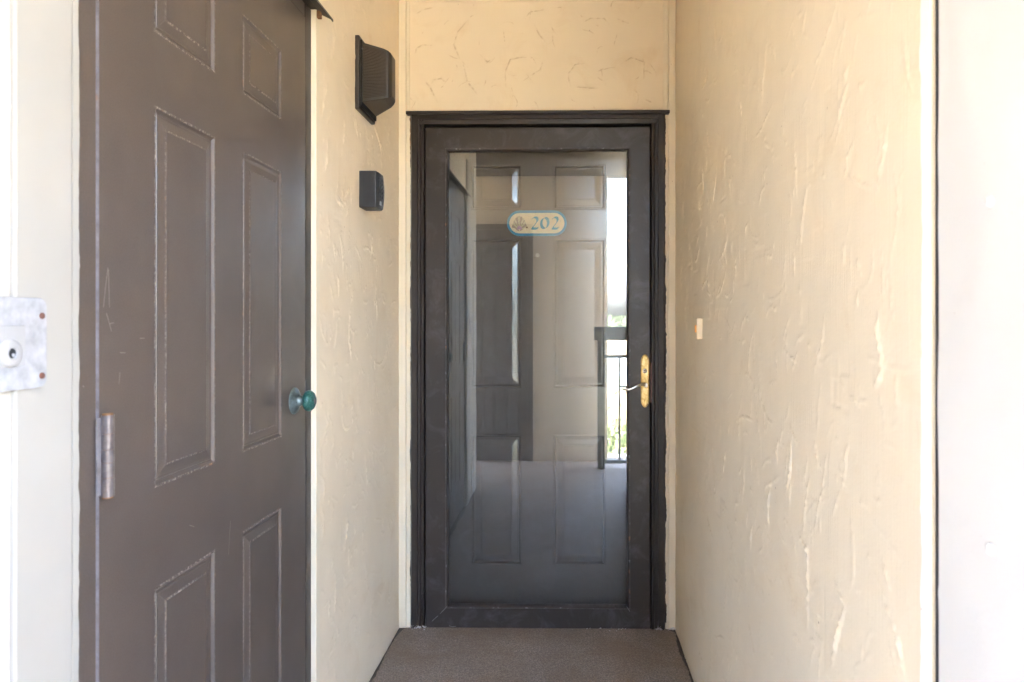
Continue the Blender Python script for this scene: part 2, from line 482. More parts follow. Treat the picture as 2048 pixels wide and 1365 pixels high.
def wobble_z(mb, axis, base, fixed, plane, z0, z1, amp, step=0.012, mat=0, thick=0.0015, seed=1, bias=0.0, normal=-1):
    """thin strip standing up the wall whose one edge wanders: axis 'x' (on the end wall) or 'y' (on a side wall)"""
    r = random.Random(seed); n = int((z1 - z0) / step); off = 0.0; pr = None
    for k in range(n + 1):
        z = z0 + (z1 - z0) * k / n
        off = off * 0.82 + r.gauss(0, amp * 0.5) + (amp * r.uniform(0, 1.8) if r.random() < 0.06 else 0)
        e = base + off + bias
        if axis == 'x': q = [(fixed, plane + normal * thick, z), (e, plane + normal * thick, z), (e, plane, z), (fixed, plane, z)]
        else: q = [(plane + normal * thick, fixed, z), (plane + normal * thick, e, z), (plane, e, z), (plane, fixed, z)]
        if pr:
            mb.face([pr[0], pr[1], q[1], q[0]], mat); mb.face([pr[1], pr[2], q[2], q[1]], mat); mb.face([pr[3], pr[0], q[0], q[3]], mat)
        pr = q
    return mb

# ================================================================== SETTING: floor, ceiling
YF = -0.52                        # face of the wall across the walkway
b = MB(); b.box(-7, 7, YF - 0.25, 3.4, -0.30, -0.004); struct(b.build('floor_slab', M['deck']))
# carpet with a slightly ragged edge, rounded into the corners
cb = MB()
r = random.Random(4)
def carpet_edge(side):
    pts = []
    N = 150
    for k in range(N + 1):
        y = 0.455 + (YB - 0.008 - 0.455) * k / N
        wv = 0.0035 * math.sin(k * 0.31) + r.gauss(0, 0.0018)
        tcorner = max(0, (y - (YB - 0.075)) / 0.067)
        if side < 0: x = XL + 0.010 + wv + 0.035 * tcorner ** 3
        else: x = XR - 0.013 + wv * 1.3 - 0.028 * tcorner ** 3
        pts.append((x, y))
    return pts
Lp, Rp = carpet_edge(-1), carpet_edge(1)
th = 0.007
for k in range(len(Lp) - 1):
    (xa, ya), (xb, yb_) = Lp[k], Lp[k + 1]; (xc, yc), (xd, yd) = Rp[k], Rp[k + 1]
    cb.face([(xa, ya, th), (xc, yc, th), (xd, yd, th), (xb, yb_, th)])
    cb.face([(xa, ya, 0), (xa, ya, th), (xb, yb_, th), (xb, yb_, 0)])
    cb.face([(xc, yc, th), (xc, yc, 0), (xd, yd, 0), (xd, yd, th)])
cb.face([(Lp[-1][0], Lp[-1][1], th), (Rp[-1][0], Rp[-1][1], th), (Rp[-1][0], Rp[-1][1], 0), (Lp[-1][0], Lp[-1][1], 0)])
cb.face([(-6.9, YF + 0.02, th), (6.9, YF + 0.02, th), (6.9, 0.445, th), (-6.9, 0.445, th)])
cb.face([(Lp[0][0], 0.445, th), (Rp[0][0], 0.445, th), (Rp[0][0], 0.455, th), (Lp[0][0], 0.455, th)])
struct(cb.build('carpet', M['carpet']))
b = MB(); b.box(-2.6, 1.3, 0.45, 3.6, ZC, ZC + 0.2); struct(b.build('ceiling', M['ceiling']))
b = MB(); b.box(-2.6, 1.3, YF - 0.12, 0.4495, ZC - .02, ZC + 0.2); struct(b.build('walkway_ceiling', M['soffit']))

# ================================================================== LEFT WALL (closet side)
XD = XL - 0.014                   # face of closet jamb
Y_case0, Y_case1 = Y_on(20, XL), Y_on(137, XL)
Y_gap1 = Y_on(145, XL); Y_caulk1 = Y_on(156, XL)
Y_d0, Y_d1 = Y_on(194, XD), Y_on(608, XD)
Y_j1 = Y_on(621, XD)
Z_d1 = 2.06
lw = empty('stucco_wall', (XL, 1.9, 0), 'cream stucco wall on the left holding the lamp and the closet door', 'wall')
b = MB(); b.box(-1.32, XL - 0.08, 0.46, 3.2, 0, ZC); b.box(-1.32, -1.16, -0.18, 0.4598, 0, ZC, 1)  # tan box is an unseen end wall added to block sky light
b.box(XL - 0.08, XL - 0.003, 0.46, Y_caulk1 - 0.004, 0, ZC)
b.box(XL - 0.08, XL - 0.003, Y_j1 + 0.002, YB + 0.2, 0, ZC)
b.box(XL - 0.08, XL - 0.003, Y_caulk1 - 0.004, Y_j1 + 0.002, 2.12, ZC)
b.build('wall_core', [M['smooth'], M['tan']], lw)
W_, H_ = YB - Y_j1 - 0.026, ZC
Ys = Y_j1 + 0.026
st = random_strokes(W_, H_, 80, 0.04, 0.15, (0.0014, 0.0034), (0.0012, 0.0030), (0.006, 0.018), .5) + random_strokes(W_, H_, 260, 0.012, 0.07, (0.0012, 0.0026), (0.0010, 0.0026), (0.003, 0.008), .6)
def px_stroke_x(pp, X, Y0, w_=0.003, hh=0.003, side=1, rw=0.015):
    q = [on_x(a, c, X) for a, c in pp]
    return ([(p[1] - Y0, p[2]) for p in q], w_, hh, side, rw)
for pp in ([(660, 30), (668, 75), (667, 110)], [(655, 165), (646, 215), (644, 235)], [(744, 235), (760, 290), (764, 315)],
           [(688, 235), (686, 290)], [(655, 300), (650, 345)], [(765, 25), (768, 65)], [(700, 600), (697, 680), (704, 720)], [(745, 470), (741, 520)],
           [(695, 1030), (690, 1100)], [(730, 900), (735, 990)], [(672, 1150), (668, 1230)]):
    st.append(px_stroke_x(pp, XL, Ys, 0.0032, 0.0030, random.choice((-1, 1))))
plaster('plaster', (XL, Ys, 0), (0, 1, 0), (0, 0, 1), (1, 0, 0), W_, H_, 0.004, st, M['stucco'], lw)
# smooth return band next to the closet jamb with its little bead
b = MB(); b.box(XL - 0.05, XL + 0.0015, Y_j1 + 0.001, Y_j1 + 0.017, 0.0, 2.105); b.build('corner_bead', M['smooth'], lw, bevel=0.001)
b = MB(); b.box(XL - 0.05, XL + 0.0005, Y_j1 + 0.018, Ys + 0.004, 0.0, ZC - 0.001); b.build('corner_band', M['smooth'], lw)
# near stucco beyond the casing board
plaster('plaster', (XL, 0.46, 0), (0, 1, 0), (0, 0, 1), (1, 0, 0), Y_case0 - 0.46, H_, 0.006, random_strokes(Y_case0 - 0.46, H_, 70, 0.05, 0.16, (0.003, 0.006), (0.002, 0.004), (0.01, 0.03)), M['near_stucco'], lw)

# ------------------------------------------------------------------ closet door frame
cf = empty('doorway', (XL, Y_d0, 0), 'brown closet doorway frame with flat off-white casing board on the left wall', 'doorway')
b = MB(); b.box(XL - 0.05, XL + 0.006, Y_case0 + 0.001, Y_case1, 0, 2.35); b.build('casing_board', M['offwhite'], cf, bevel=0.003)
b = MB(); b.box(XL - 0.05, XL - 0.001, Y_case1 + 0.0004, Y_gap1, 0, 2.35); b.build('weather_seal', M['seal'], cf)
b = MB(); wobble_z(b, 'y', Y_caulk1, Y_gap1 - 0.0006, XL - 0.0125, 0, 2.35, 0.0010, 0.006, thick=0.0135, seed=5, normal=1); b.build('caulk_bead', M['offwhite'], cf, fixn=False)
b = MB(); b.box(XL - 0.07, XD, Y_gap1 + 0.001, Y_d0 - 0.002, 0, 2.10); b.build('jamb', M['closet'], cf, bevel=0.001)
b = MB(); b.box(XL - 0.07, XD + 0.002, Y_d1 + 0.003, Y_j1, 0, 2.10)
b.build('jamb', M['frame'], cf, bevel=0.0015)
b = MB(); b.box(XL - 0.07, XD + 0.001, Y_d0 - 0.0015, Y_d1 + 0.0025, Z_d1 + 0.004, 2.099); b.build('head_jamb', M['closet'], cf, bevel=0.001)
# metal drip flashing over the head
fl_y0, fl_y1 = Y_d0 - 0.06, Y_j1 + 0.035
b = MB()
prof = [(XD - 0.03, 2.112), (XL + 0.006, 2.106), (XL + 0.036, 2.090), (XL + 0.037, 2.083), (XL + 0.0345, 2.083), (XL + 0.0335, 2.088), (XL + 0.004, 2.1025), (XD - 0.03, 2.1025)]
b.prism(prof, 'y', fl_y0, fl_y1); b.build('drip_flashing', M['frame'], cf)
b = MB(); b.box(XL - 0.01, XL + 0.012, Y_j1 + 0.003, Y_j1 + 0.018, 2.082, 2.1015); b.build('rusty_clip', M['rust'], cf, bevel=0.002)

# ------------------------------------------------------------------ panel doors
def panel_rects_door(to3, us, vs, panels, depth, mat_main, mat_worn, parent, slab_name, prof, edge_mat=None, wear=True):
    """to3(u, v, d): point on the door; d is how far it stands out of the face"""
    b = MB()
    U = sorted(set([us[0], us[1]] + [p[0] for p in panels] + [p[1] for p in panels]))
    V = sorted(set([vs[0], vs[1]] + [p[2] for p in panels] + [p[3] for p in panels]))
    for i in range(len(U) - 1):
        for j in range(len(V) - 1):
            cu, cv = (U[i] + U[i + 1]) / 2, (V[j] + V[j + 1]) / 2
            if any(p[0] < cu < p[1] and p[2] < cv < p[3] for p in panels): continue
            b.face([to3(U[i], V[j], 0), to3(U[i + 1], V[j], 0), to3(U[i + 1], V[j + 1], 0), to3(U[i], V[j + 1], 0)])
    (u0, u1), (v0, v1) = us, vs
    e = 1 if edge_mat else 0
    b.face([to3(u0, v0, 0), to3(u0, v1, 0), to3(u0, v1, -depth), to3(u0, v0, -depth)], e)
    b.face([to3(u1, v0, 0), to3(u1, v1, 0), to3(u1, v1, -depth), to3(u1, v0, -depth)])
    b.face([to3(u0, v0, 0), to3(u1, v0, 0), to3(u1, v0, -depth), to3(u0, v0, -depth)])
    b.face([to3(u0, v1, 0), to3(u1, v1, 0), to3(u1, v1, -depth), to3(u0, v1, -depth)])
    b.face([to3(u0, v0, -depth), to3(u1, v0, -depth), to3(u1, v1, -depth), to3(u0, v1, -depth)])
    slab = b.build(slab_name, [mat_main, edge_mat or mat_main], parent)
    for p in panels:
        q = MB()
        for k in range(len(prof) - 1):
            (ia, da, wm), (ib, db, _) = prof[k], prof[k + 1]
            A = [(p[0] + ia, p[2] + ia), (p[1] - ia, p[2] + ia), (p[1] - ia, p[3] - ia), (p[0] + ia, p[3] - ia)]
            B = [(p[0] + ib, p[2] + ib), (p[1] - ib, p[2] + ib), (p[1] - ib, p[3] - ib), (p[0] + ib, p[3] - ib)]
            for s in range(4):
                s2 = (s + 1) % 4
                q.face([to3(*A[s], da), to3(*A[s2], da), to3(*B[s2], db), to3(*B[s], db)], (2 if wm and s in (0, 2) else wm) if wear else 0)
        i, d, _ = prof[-1]
        q.face([to3(p[0] + i, p[2] + i, d), to3(p[1] - i, p[2] + i, d), to3(p[1] - i, p[3] - i, d), to3(p[0] + i, p[3] - i, d)])
        q.build('panel', [mat_main, mat_worn, M['closet_heavy']] if wear else [mat_main], parent)
    return slab

PROF = [(0, 0, 1), (0.0022, 0.0006, 1), (0.0045, 0.0002, 0), (0.0085, -0.0042, 0), (0.0115, -0.0045, 0), (0.0125, -0.0028, 0), (0.0165, -0.0032, 0), (0.032, -0.0008, 1), (0.0355, 0.0004, 0)]
XDF = XD + 0.003                  # closet door face
cd = empty('panel_door', (XDF, Y_d0, 0), 'weathered brown six-panel closet door with green knob in the left wall', 'door')
ya, yb2 = Y_on(308, XDF), Y_on(431, XDF); yc, yd2 = Y_on(485, XDF), Y_on(563.5, XDF)
zz = [(1.741, 1.914), (0.967, 1.6165), (0.22, 0.797)]
pan = [(a, c, z0, z1) for a, c in ((ya, yb2), (yc, yd2)) for z0, z1 in zz]
panel_rects_door(lambda u, v, d: (XDF + d, u, v), (Y_d0, Y_d1), (0.012, Z_d1), pan, 0.04, M['closet'], M['closet_worn'], cd, 'slab', PROF, edge_mat=M['closet_edge'])
# scratches: thin bare-metal scores cut in the paint
def scratch(pp, wd=0.0007):
    q = MB()
    P = [on_x(a, c, XDF + 0.0004) for a, c in pp]
    for k in range(len(P) - 1):
        a, c = Vector(P[k]), Vector(P[k + 1]); d = (c - a).normalized(); s = Vector((0, -d.z, d.y)) * wd
        q.face([a + s, a - s, c - s * 0.7, c + s * 0.7])
    return q
SCR = simple('scratch', (0.27, 0.25, 0.23), 0.5)
for pp in ([(216, 536), (211, 575), (207, 615)], [(217, 540), (219, 615)], [(213, 627), (219, 648), (223, 663)], [(219, 648), (228, 646)], [(280, 677), (289, 677)],
           [(240, 706), (251, 706)], [(240, 745), (238, 768)], [(379, 1051), (389, 1054)], [(461, 1042), (457, 1110)], [(513, 684), (526, 662)], [(166, 772), (168, 775)]):
    scratch(pp).build('scratch', SCR, cd, fixn=False)
# hinge
hg = MB(); hx, hy = XDF + 0.008, Y_on(213, XDF + 0.006)
hz0, hz1 = CAMZ - (997 - PPY) * hy / FPX, CAMZ - (832 - PPY) * hy / FPX
hg.box(XDF + 0.0003, XDF + 0.0022, Y_on(191, XDF), hy, hz0 + 0.004, hz1 - 0.004)
hinge = hg.build('hinge', M['closet_edge'], cd)
K = [0, .235, .42, .58, .77, 1.0]
for k in range(5):
    q = MB(); r_ = 0.0088 if k % 2 == 0 else 0.0086
    a0, a1 = hz0 + (hz1 - hz0) * K[k] + 0.0003, hz0 + (hz1 - hz0) * K[k + 1] - 0.0003
    q.lathe((hx, hy, 0), (0, 0, 1), [(a0, r_ - .0004), (a0 + .0004, r_), (a1 - .0004, r_), (a1, r_ - .0004)], 24); q.build('knuckle', M['hinge'], hinge)
q = MB(); q.lathe((hx, hy, 0), (0, 0, 1), [(hz0 - 0.002, 0.0074), (hz1 + 0.002, 0.0074)], 20); q.build('hinge_pin', M['rust'], hinge)
# knob
ky = Y_on(588, XDF); kz = CAMZ - (803 - PPY) * ky / FPX
kb = MB(); kb.lathe((XDF, ky, kz), (1, 0, 0), [(0.0, 0.034), (0.002, 0.0345), (0.005, 0.032), (0.007, 0.029), (0.012, 0.020), (0.016, 0.0145), (0.022, 0.0125), (0.028, 0.0125)], 36)
knob = kb.build('door_knob', M['knob_base'], cd)
kb = MB(); kb.lathe((XDF, ky, kz), (1, 0, 0), [(0.026, 0.0125), (0.0275, 0.019), (0.031, 0.0245), (0.037, 0.0272), (0.043, 0.0262), (0.049, 0.0215), (0.053, 0.014), (0.0545, 0.009), (0.0535, 0.008)], 36)
kb.build('knob_ball', M['verdigris'], knob)
kb = MB(); kb.lathe((XDF, ky, kz), (1, 0, 0), [(0.0532, 0.0075), (0.0545, 0.0065), (0.0548, 0.002)], 24); kb.build('knob_button', M['hinge'], knob)
kb = MB(); kb.box(XDF - 0.02, XDF + 0.0015, Y_d1 - 0.0008, Y_d1 + 0.0022, kz - 0.03, kz + 0.045); kb.build('latch_plate', M['hinge'], cd)

# ------------------------------------------------------------------ key switch plate near the camera
px_ = XL + 0.0085
pk = empty('lock_plate', (px_, 0.85, 1.2), 'whitish galvanised lock plate with two brown rivets on the off-white casing', 'lock plate')
y0p, y1p = 0.775, Y_on(91, px_); z0p, z1p = CAMZ - (775 - PPY) * y1p / FPX, CAMZ - (597 - PPY) * y1p / FPX
def rrect(u0, u1, v0, v1, r_, n=8):
    o_ = []
    for cu, cv, a0 in ((u1 - r_, v1 - r_, 0), (u0 + r_, v1 - r_, 90), (u0 + r_, v0 + r_, 180), (u1 - r_, v0 + r_, 270)):
        for k in range(n + 1):
            t = math.radians(a0 + 90 * k / n); o_.append((cu + r_ * math.cos(t), cv + r_ * math.sin(t)))
    return o_
b = MB(); b.prism(rrect(y0p, y1p, z0p, z1p, 0.012), 'x', px_ - 0.002, px_ + 0.002); b.build('plate', M['galv'], pk, bevel=0.0008)
for py_ in (632, 753):
    yy = Y_on(85, px_ + .003); zz_ = CAMZ - (py_ - PPY) * yy / FPX
    b = MB(); b.lathe((px_ + 0.002, yy, zz_), (1, 0, 0), [(0, 0.0042), (0.0015, 0.004), (0.0026, 0.0025)], 18); b.build('rivet', M['rivet'], pk)
yy0, yy1 = Y_on(-8, px_ + .005), Y_on(54, px_ + .005)
b = MB(); b.box(px_ + 0.001, px_ + 0.0034, yy0 - 0.01, yy1, CAMZ - (738 - PPY) * yy0 / FPX, CAMZ - (652 - PPY) * yy0 / FPX); boss = b.build('lock_boss', M['lock_white'], pk, bevel=0.001)
yk = Y_on(33, px_ + .010); zk = CAMZ - (708 - PPY) * yk / FPX
b = MB(); b.lathe((px_ + 0.0034, yk - 0.002, zk), (1, 0, 0), [(0, 0.0175), (0.003, 0.0165), (0.0045, 0.0145), (0.0045, 0.007), (0.002, 0.0065)], 32); b.build('lock_cylinder', M['lock_white'], boss)
b = MB(); b.lathe((px_ + 0.0052, yk - 0.002, zk), (1, 0, 0), [(0, 0.0064), (0.001, 0.006)], 24); b.build('keyway', M['lockbox'], boss)
b = MB(); b.lathe((px_ + 0.0060, yk, zk - 0.0022), (1, 0, 0), [(0, 0.0024), (0.001, 0.002)], 12); b.build('key_pin', M['lock_white'], boss)

# ------------------------------------------------------------------ porch light
YLn = Y_on(710, XL)
pl = empty('porch_light', (XL, YLn, 1.95), 'dark bronze wall lamp with ribbed lens high on the left wall', 'wall lamp')
zt, zb = CAMZ - (67 - PPY) * YLn / FPX, CAMZ - (216 - PPY) * YLn / FPX
b = MB(); b.box(XL - 0.002, XL + 0.014, YLn, YLn + 0.185, zb, zt); b.build('back_plate', M['bronze'], pl, bevel=0.004)
b = MB(); b.box(XL + 0.0142, XL + 0.020, YLn + 0.008, YLn + 0.177, zb + 0.010, zt - 0.012); b.build('gasket', M['black_gap'], pl, bevel=0.002)
# hood: wedge loft from wall to front, rounded at the outer edge
x_in, x_out = XL + 0.020, XL + 0.112
ys0, ys1 = YLn + 0.010, YLn + 0.172
zi0, zi1 = CAMZ - (203 - PPY) * ys0 / FPX, CAMZ - (82 - PPY) * ys0 / FPX
zo0, zo1 = CAMZ - (193 - PPY) * ys0 / FPX, CAMZ - (98 - PPY) * ys0 / FPX
b = MB()
rings = []
for t, (yn, yf, ins) in zip((0, .75, .9, .97, 1.0), ((ys0, ys1, 0), (ys0 + .004, ys1 - .060, 0), (ys0 + .008, ys1 - .078, .002), (ys0 + .014, ys1 - .088, .005), (ys0 + .024, ys1 - .098, .011))):
    x = x_in + (x_out - x_in) * t; za = zi0 + (zo0 - zi0) * t + ins; zc = zi1 + (zo1 - zi1) * t - ins
    rings.append([b.vert(*p) for p in ((x, yn, za), (x, yf, za), (x, yf, zc), (x, yn, zc))])
for k in range(len(rings) - 1):
    for s in range(4):
        s2 = (s + 1) % 4; b.iface([rings[k][s], rings[k][s2], rings[k + 1][s2], rings[k + 1][s]], 0, False)
b.iface(rings[-1]); b.iface(rings[0][::-1])
hood = b.build('hood', M['bronze'], pl, bevel=0.0035)
# ribbed lens set on the near side of the hood
b = MB(); NR = 34
for k in range(NR):
    t0, t1 = (k + 0.1) / NR, (k + 0.9) / NR
    def zz2(xf, t): return (zi0 + (zo0 - zi0) * xf) * (1 - t) + (zi1 + (zo1 - zi1) * xf) * t
    xa, xb = x_in + 0.004, x_in + (x_out - x_in) * 0.84
    fa, fb = 0.04, 0.84
    lo, hi, mid = 0.05 + 0.9 * t0, 0.05 + 0.9 * t1, 0.05 + 0.9 * (t0 + t1) / 2
    yA, yB_ = ys0 - 0.0004 + .0002, ys0 + 0.0038
    b.face([(xa, yA, zz2(fa, lo)), (xb, yB_, zz2(fb, lo)), (xb, yB_ - .0008, zz2(fb, mid)), (xa, yA - .0008, zz2(fa, mid))])
    b.face([(xa, yA - .0008, zz2(fa, mid)), (xb, yB_ - .0008, zz2(fb, mid)), (xb, yB_, zz2(fb, hi)), (xa, yA, zz2(fa, hi))])
b.build('ribbed_lens', M['bronze_lens'], pl)
b = MB(); b.lathe((XL + 0.0215, ys0 + 0.0, zi1 - 0.022), (0, -1, 0), [(0, .003), (.0015, .0028), (.0022, .0015)], 12); b.build('screw', M['hinge'], pl)

# ------------------------------------------------------------------ key lockbox
YK = Y_on(718, XL); XK = X_at(755, YK)
zt, zb = CAMZ - (340 - PPY) * YK / FPX, CAMZ - (414 - PPY) * YK / FPX
yk1 = Y_on(768, XK)
lb = empty('key_lockbox', (XL, YK, zb), 'black push-button key lockbox under the wall lamp', 'lockbox')
b = MB(); b.box(XL - 0.003, XK - 0.004, YK, yk1, zb, zt); b.build('body', M['lockbox'], lb, bevel=0.004)
b = MB()
# curved front cover
N = 12
for k in range(N):
    za, zc = zb + 0.003 + (zt - zb - .006) * k / N, zb + 0.003 + (zt - zb - .006) * (k + 1) / N
    ba, bc = 0.009 * math.sin(math.pi * k / N), 0.009 * math.sin(math.pi * (k + 1) / N)
    b.face([(XK - .004, YK + .004, za), (XK - .001 + ba * .5, YK + .011, za), (XK - .001 + bc * .5, YK + .011, zc), (XK - .004, YK + .004, zc)], 0, True)
    b.face([(XK - .001 + ba * .5, YK + .011, za), (XK - .001 + ba * .5, yk1 - .008, za), (XK - .001 + bc * .5, yk1 - .008, zc), (XK - .001 + bc * .5, YK + .011, zc)], 0, True)
    b.face([(XK - .001 + ba * .5, yk1 - .008, za), (XK - .004, yk1 - .002, za), (XK - .004, yk1 - .002, zc), (XK - .001 + bc * .5, yk1 - .008, zc)], 0, True)
cover = b.build('cover', M['lockbox'], lb)
for j in range(2):
    for k in range(5):
        q = MB(); zc = zb + 0.040 + k * 0.0145; yc_ = YK + 0.024 + j * 0.024
        bul = 0.0045 * math.sin(math.pi * (zc - zb) / (zt - zb))
        q.lathe((XK - .0012 + bul, yc_, zc), (1, 0, 0), [(0, .0052), (.002, .005), (.003, .0035)], 14); q.build('button', M['lockbox_light'], cover)
b = MB(); b.box(XK - .002, XK + .0016, YK + .022, YK + .044, zb + .012, zb + .026); b.build('latch_tab', M['lockbox_tag'], cover, bevel=.001)

# ================================================================== RIGHT WALL
Y_w0, Y_w1 = Y_on(1853, XR), Y_on(1866, XR)
Y_t1 = Y_on(1870, XR); Y_g1 = Y_on(1882, XR)
rw = empty('stucco_wall', (XR, 1.8, 0), 'cream stucco wall on the right with trowel ridges', 'wall')
b = MB(); b.box(XR + 0.003, 0.98, 0.45, 3.2, 0, ZC); b.build('wall_core', M['smooth'], rw)
b = MB(); b.box(0.82, 0.98, -0.18, 0.4498, 0, ZC); b.build('sky_block_wall', M['tan'], rw)  # unseen wall added to keep open sky off the near left wall
Y0 = Y_w0 - 0.004; W_ = YB - Y0
st = random_strokes(W_, H_, 70, 0.04, 0.17, (0.0014, 0.0034), (0.0010, 0.0028), (0.006, 0.02), .55) + random_strokes(W_, H_, 190, 0.012, 0.08, (0.0010, 0.0022), (0.0007, 0.0020), (0.003, 0.009), .7)
for pp, ww, hh in (
    ([(1697, 132), (1693, 150), (1690, 166)], 0.006, 0.005), ([(1697, 166), (1686, 205), (1676, 242)], 0.004, 0.004),
    ([(1678, 160), (1677, 200)], 0.004, 0.003), ([(1706, 287), (1694, 318), (1692, 349)], 0.004, 0.003),
    ([(1693, 349), (1720, 368), (1752, 380)], 0.003, 0.003), ([(1775, 255), (1770, 310), (1760, 360), (1757, 388)], 0.005, 0.0045),
    ([(1525, 240), (1533, 290), (1550, 300)], 0.003, 0.003), ([(1455, 50), (1448, 130)], 0.003, 0.002),
    ([(1450, 60), (1445, 115)], 0.003, 0.0025), ([(1520, 80), (1518, 180), (1517, 160)], 0.003, 0.002),
    ([(1615, 370), (1606, 440), (1602, 490)], 0.0035, 0.003), ([(1470, 500), (1472, 540), (1469, 575)], 0.003, 0.003),
    ([(1648, 630), (1647, 680), (1634, 730), (1628, 750)], 0.006, 0.004), ([(1575, 655), (1573, 700), (1575, 745)], 0.0045, 0.003),
    ([(1757, 625), (1756, 665), (1765, 710), (1766, 745)], 0.006, 0.0055), ([(1766, 740), (1762, 755), (1750, 775)], 0.006, 0.0055),
    ([(1765, 480), (1768, 560), (1770, 640)], 0.003, 0.002), ([(1715, 580), (1717, 617)], 0.005, 0.003),
    ([(1690, 530), (1689, 485)], 0.004, 0.003), ([(1588, 490), (1590, 560)], 0.003, 0.002),
    ([(1695, 792), (1710, 800), (1722, 815)], 0.003, 0.0035), ([(1757, 780), (1768, 830), (1770, 870)], 0.003, 0.0025),
    ([(1675, 918), (1688, 965), (1686, 962)], 0.003, 0.0028), ([(1582, 880), (1582, 940), (1571, 985)], 0.0045, 0.0035),
    ([(1650, 975), (1640, 1000), (1629, 1060)], 0.004, 0.003), ([(1476, 840), (1480, 885)], 0.004, 0.003),
    ([(1597, 1070), (1615, 1100), (1617, 1170), (1615, 1255)], 0.006, 0.0042), ([(1668, 1160), (1680, 1190), (1691, 1212)], 0.004, 0.0035),
    ([(1689, 1218), (1675, 1270), (1664, 1330)], 0.007, 0.0045), ([(1770, 1210), (1785, 1240), (1800, 1290), (1811, 1365)], 0.006, 0.005),
    ([(1765, 1120), (1781, 1180)], 0.004, 0.003), ([(1496, 1230), (1510, 1320)], 0.004, 0.003), ([(1467, 1250), (1463, 1290)], 0.004, 0.003),
    ([(1505, 1050), (1500, 1100)], 0.004, 0.003), ([(1470, 1025), (1475, 1065)], 0.003, 0.0025), ([(1535, 1070), (1533, 1110)], 0.003, 0.0025),
    ([(1720, 1003), (1733, 1010), (1742, 1025)], 0.003, 0.003), ([(1410, 590), (1415, 620)], 0.003, 0.002), ([(1500, 620), (1507, 690)], 0.003, 0.002)):
    st.append(px_stroke_x(pp, XR, Y0, ww * 0.5, hh * .75, random.choice((-1, 1)), 0.012))
plaster('plaster', (XR, Y0, 0), (0, 1, 0), (0, 0, 1), (-1, 0, 0), W_, H_, 0.0035, st, M['stucco'], rw)
b = MB(); wobble_z(b, 'y', Y_w0, Y_w1, XR, 0, ZC, 0.0022, 0.010, thick=0.004, seed=9, bias=0.004, normal=-1); b.build('white_corner_band', M['white'], rw, fixn=False)
b = MB(); b.box(XR - 0.0025, XR + 0.01, Y_t1, Y_w1 + .0005, 0, ZC - .001); b.build('tan_edge', M['stucco'], rw)
b = MB(); b.box(XR + 0.0005, XR + 0.008, Y_g1 - .0002, Y_t1 - .0002, 0, ZC - .001); b.build('joint_seal', M['dark_seal'], rw)
wp = empty('white_panel', (XR, 0.7, 0), 'bright white panel with two round bolt heads at the right edge', 'panel')
plaster('panel_sheet', (XR - 0.003, 0.46, 0), (0, 1, 0), (0, 0, 1), (-1, 0, 0), Y_g1 - 0.0005 - 0.46, H_, 0.006, random_strokes(.3, H_, 30, .05, .12, (.003, .005), (.001, .002), (.01, .02)), M['panel_white'], wp)
b = MB(); b.box(XR - 0.0028, XR + 0.0028, 0.46, Y_g1 - 0.0004, 0, ZC - .001); b.build('panel_core', M['panel_white'], wp)
for py_ in (405, 1098):
    p = on_x(1977, py_, XR - .006)
    b = MB(); b.lathe((XR - .0035, p[1], p[2]), (-1, 0, 0), [(0, .0068), (.0015, .0066), (.003, .0054), (.0042, .003), (.0046, .0008)], 20); b.build('bolt_head', M['panel_white'], wp)
# doorbell
YBn = Y_on(1405, XR); xb_ = X_at(1393.5, YBn)
zt, zb = CAMZ - (637 - PPY) * YBn / FPX, CAMZ - (679 - PPY) * YBn / FPX
db = empty('doorbell', (XR, YBn, zb), 'small ivory doorbell with amber button on the right wall', 'doorbell')
b = MB(); b.box(xb_, XR + .002, YBn, YBn + .028, zb, zt); b.build('housing', M['bell'], db, bevel=.002)
b = MB(); b.box(xb_ - .003, xb_ + .001, YBn + .006, YBn + .022, (zb + zt) / 2 - .012, (zb + zt) / 2 + .012); b.build('push_button', M['amber'], db, bevel=.001)

# ================================================================== END WALL
ew = empty('stucco_wall', (0, YB, 0), 'cream stucco end wall above and around the brown entry door', 'wall')
xo0, xo1 = X_at(822, YB), X_at(1330, YB)          # outside of the brown frame
zf = Z_at(231, YB)                                 # underside of drip cap / top of head frame
b = MB()
b.box(XL - .1, xo0 + .004, YB + .002, YB + .25, 0, ZC)
b.box(xo1 - .004, XR + .1, YB + .002, YB + .25, 0, ZC)
b.box(xo0 + .004, xo1 - .004, YB + .002, YB + .25, zf, ZC)
b.box(-1.5, 1.5, YB + .25, YB + .4, 0, ZC)
b.build('wall_core', M['smooth'], ew)
xa, xb = X_at(816, YB), X_at(1327, YB); za, zb_ = Z_at(227, YB), ZC
W_, H2 = xb - xa, zb_ - za
st = random_strokes(W_, H2, 110, 0.01, 0.07, (0.0009, 0.0017), (0.0005, 0.0011), (0.002, 0.005))
def px_stroke_y(pp, w_=0.0022, hh=0.0016, side=1, rw_=.006):
    q = [on_y(a, c, YB) for a, c in pp]; return ([(p[0] - xa, p[2] - za) for p in q], w_, hh, side, rw_)
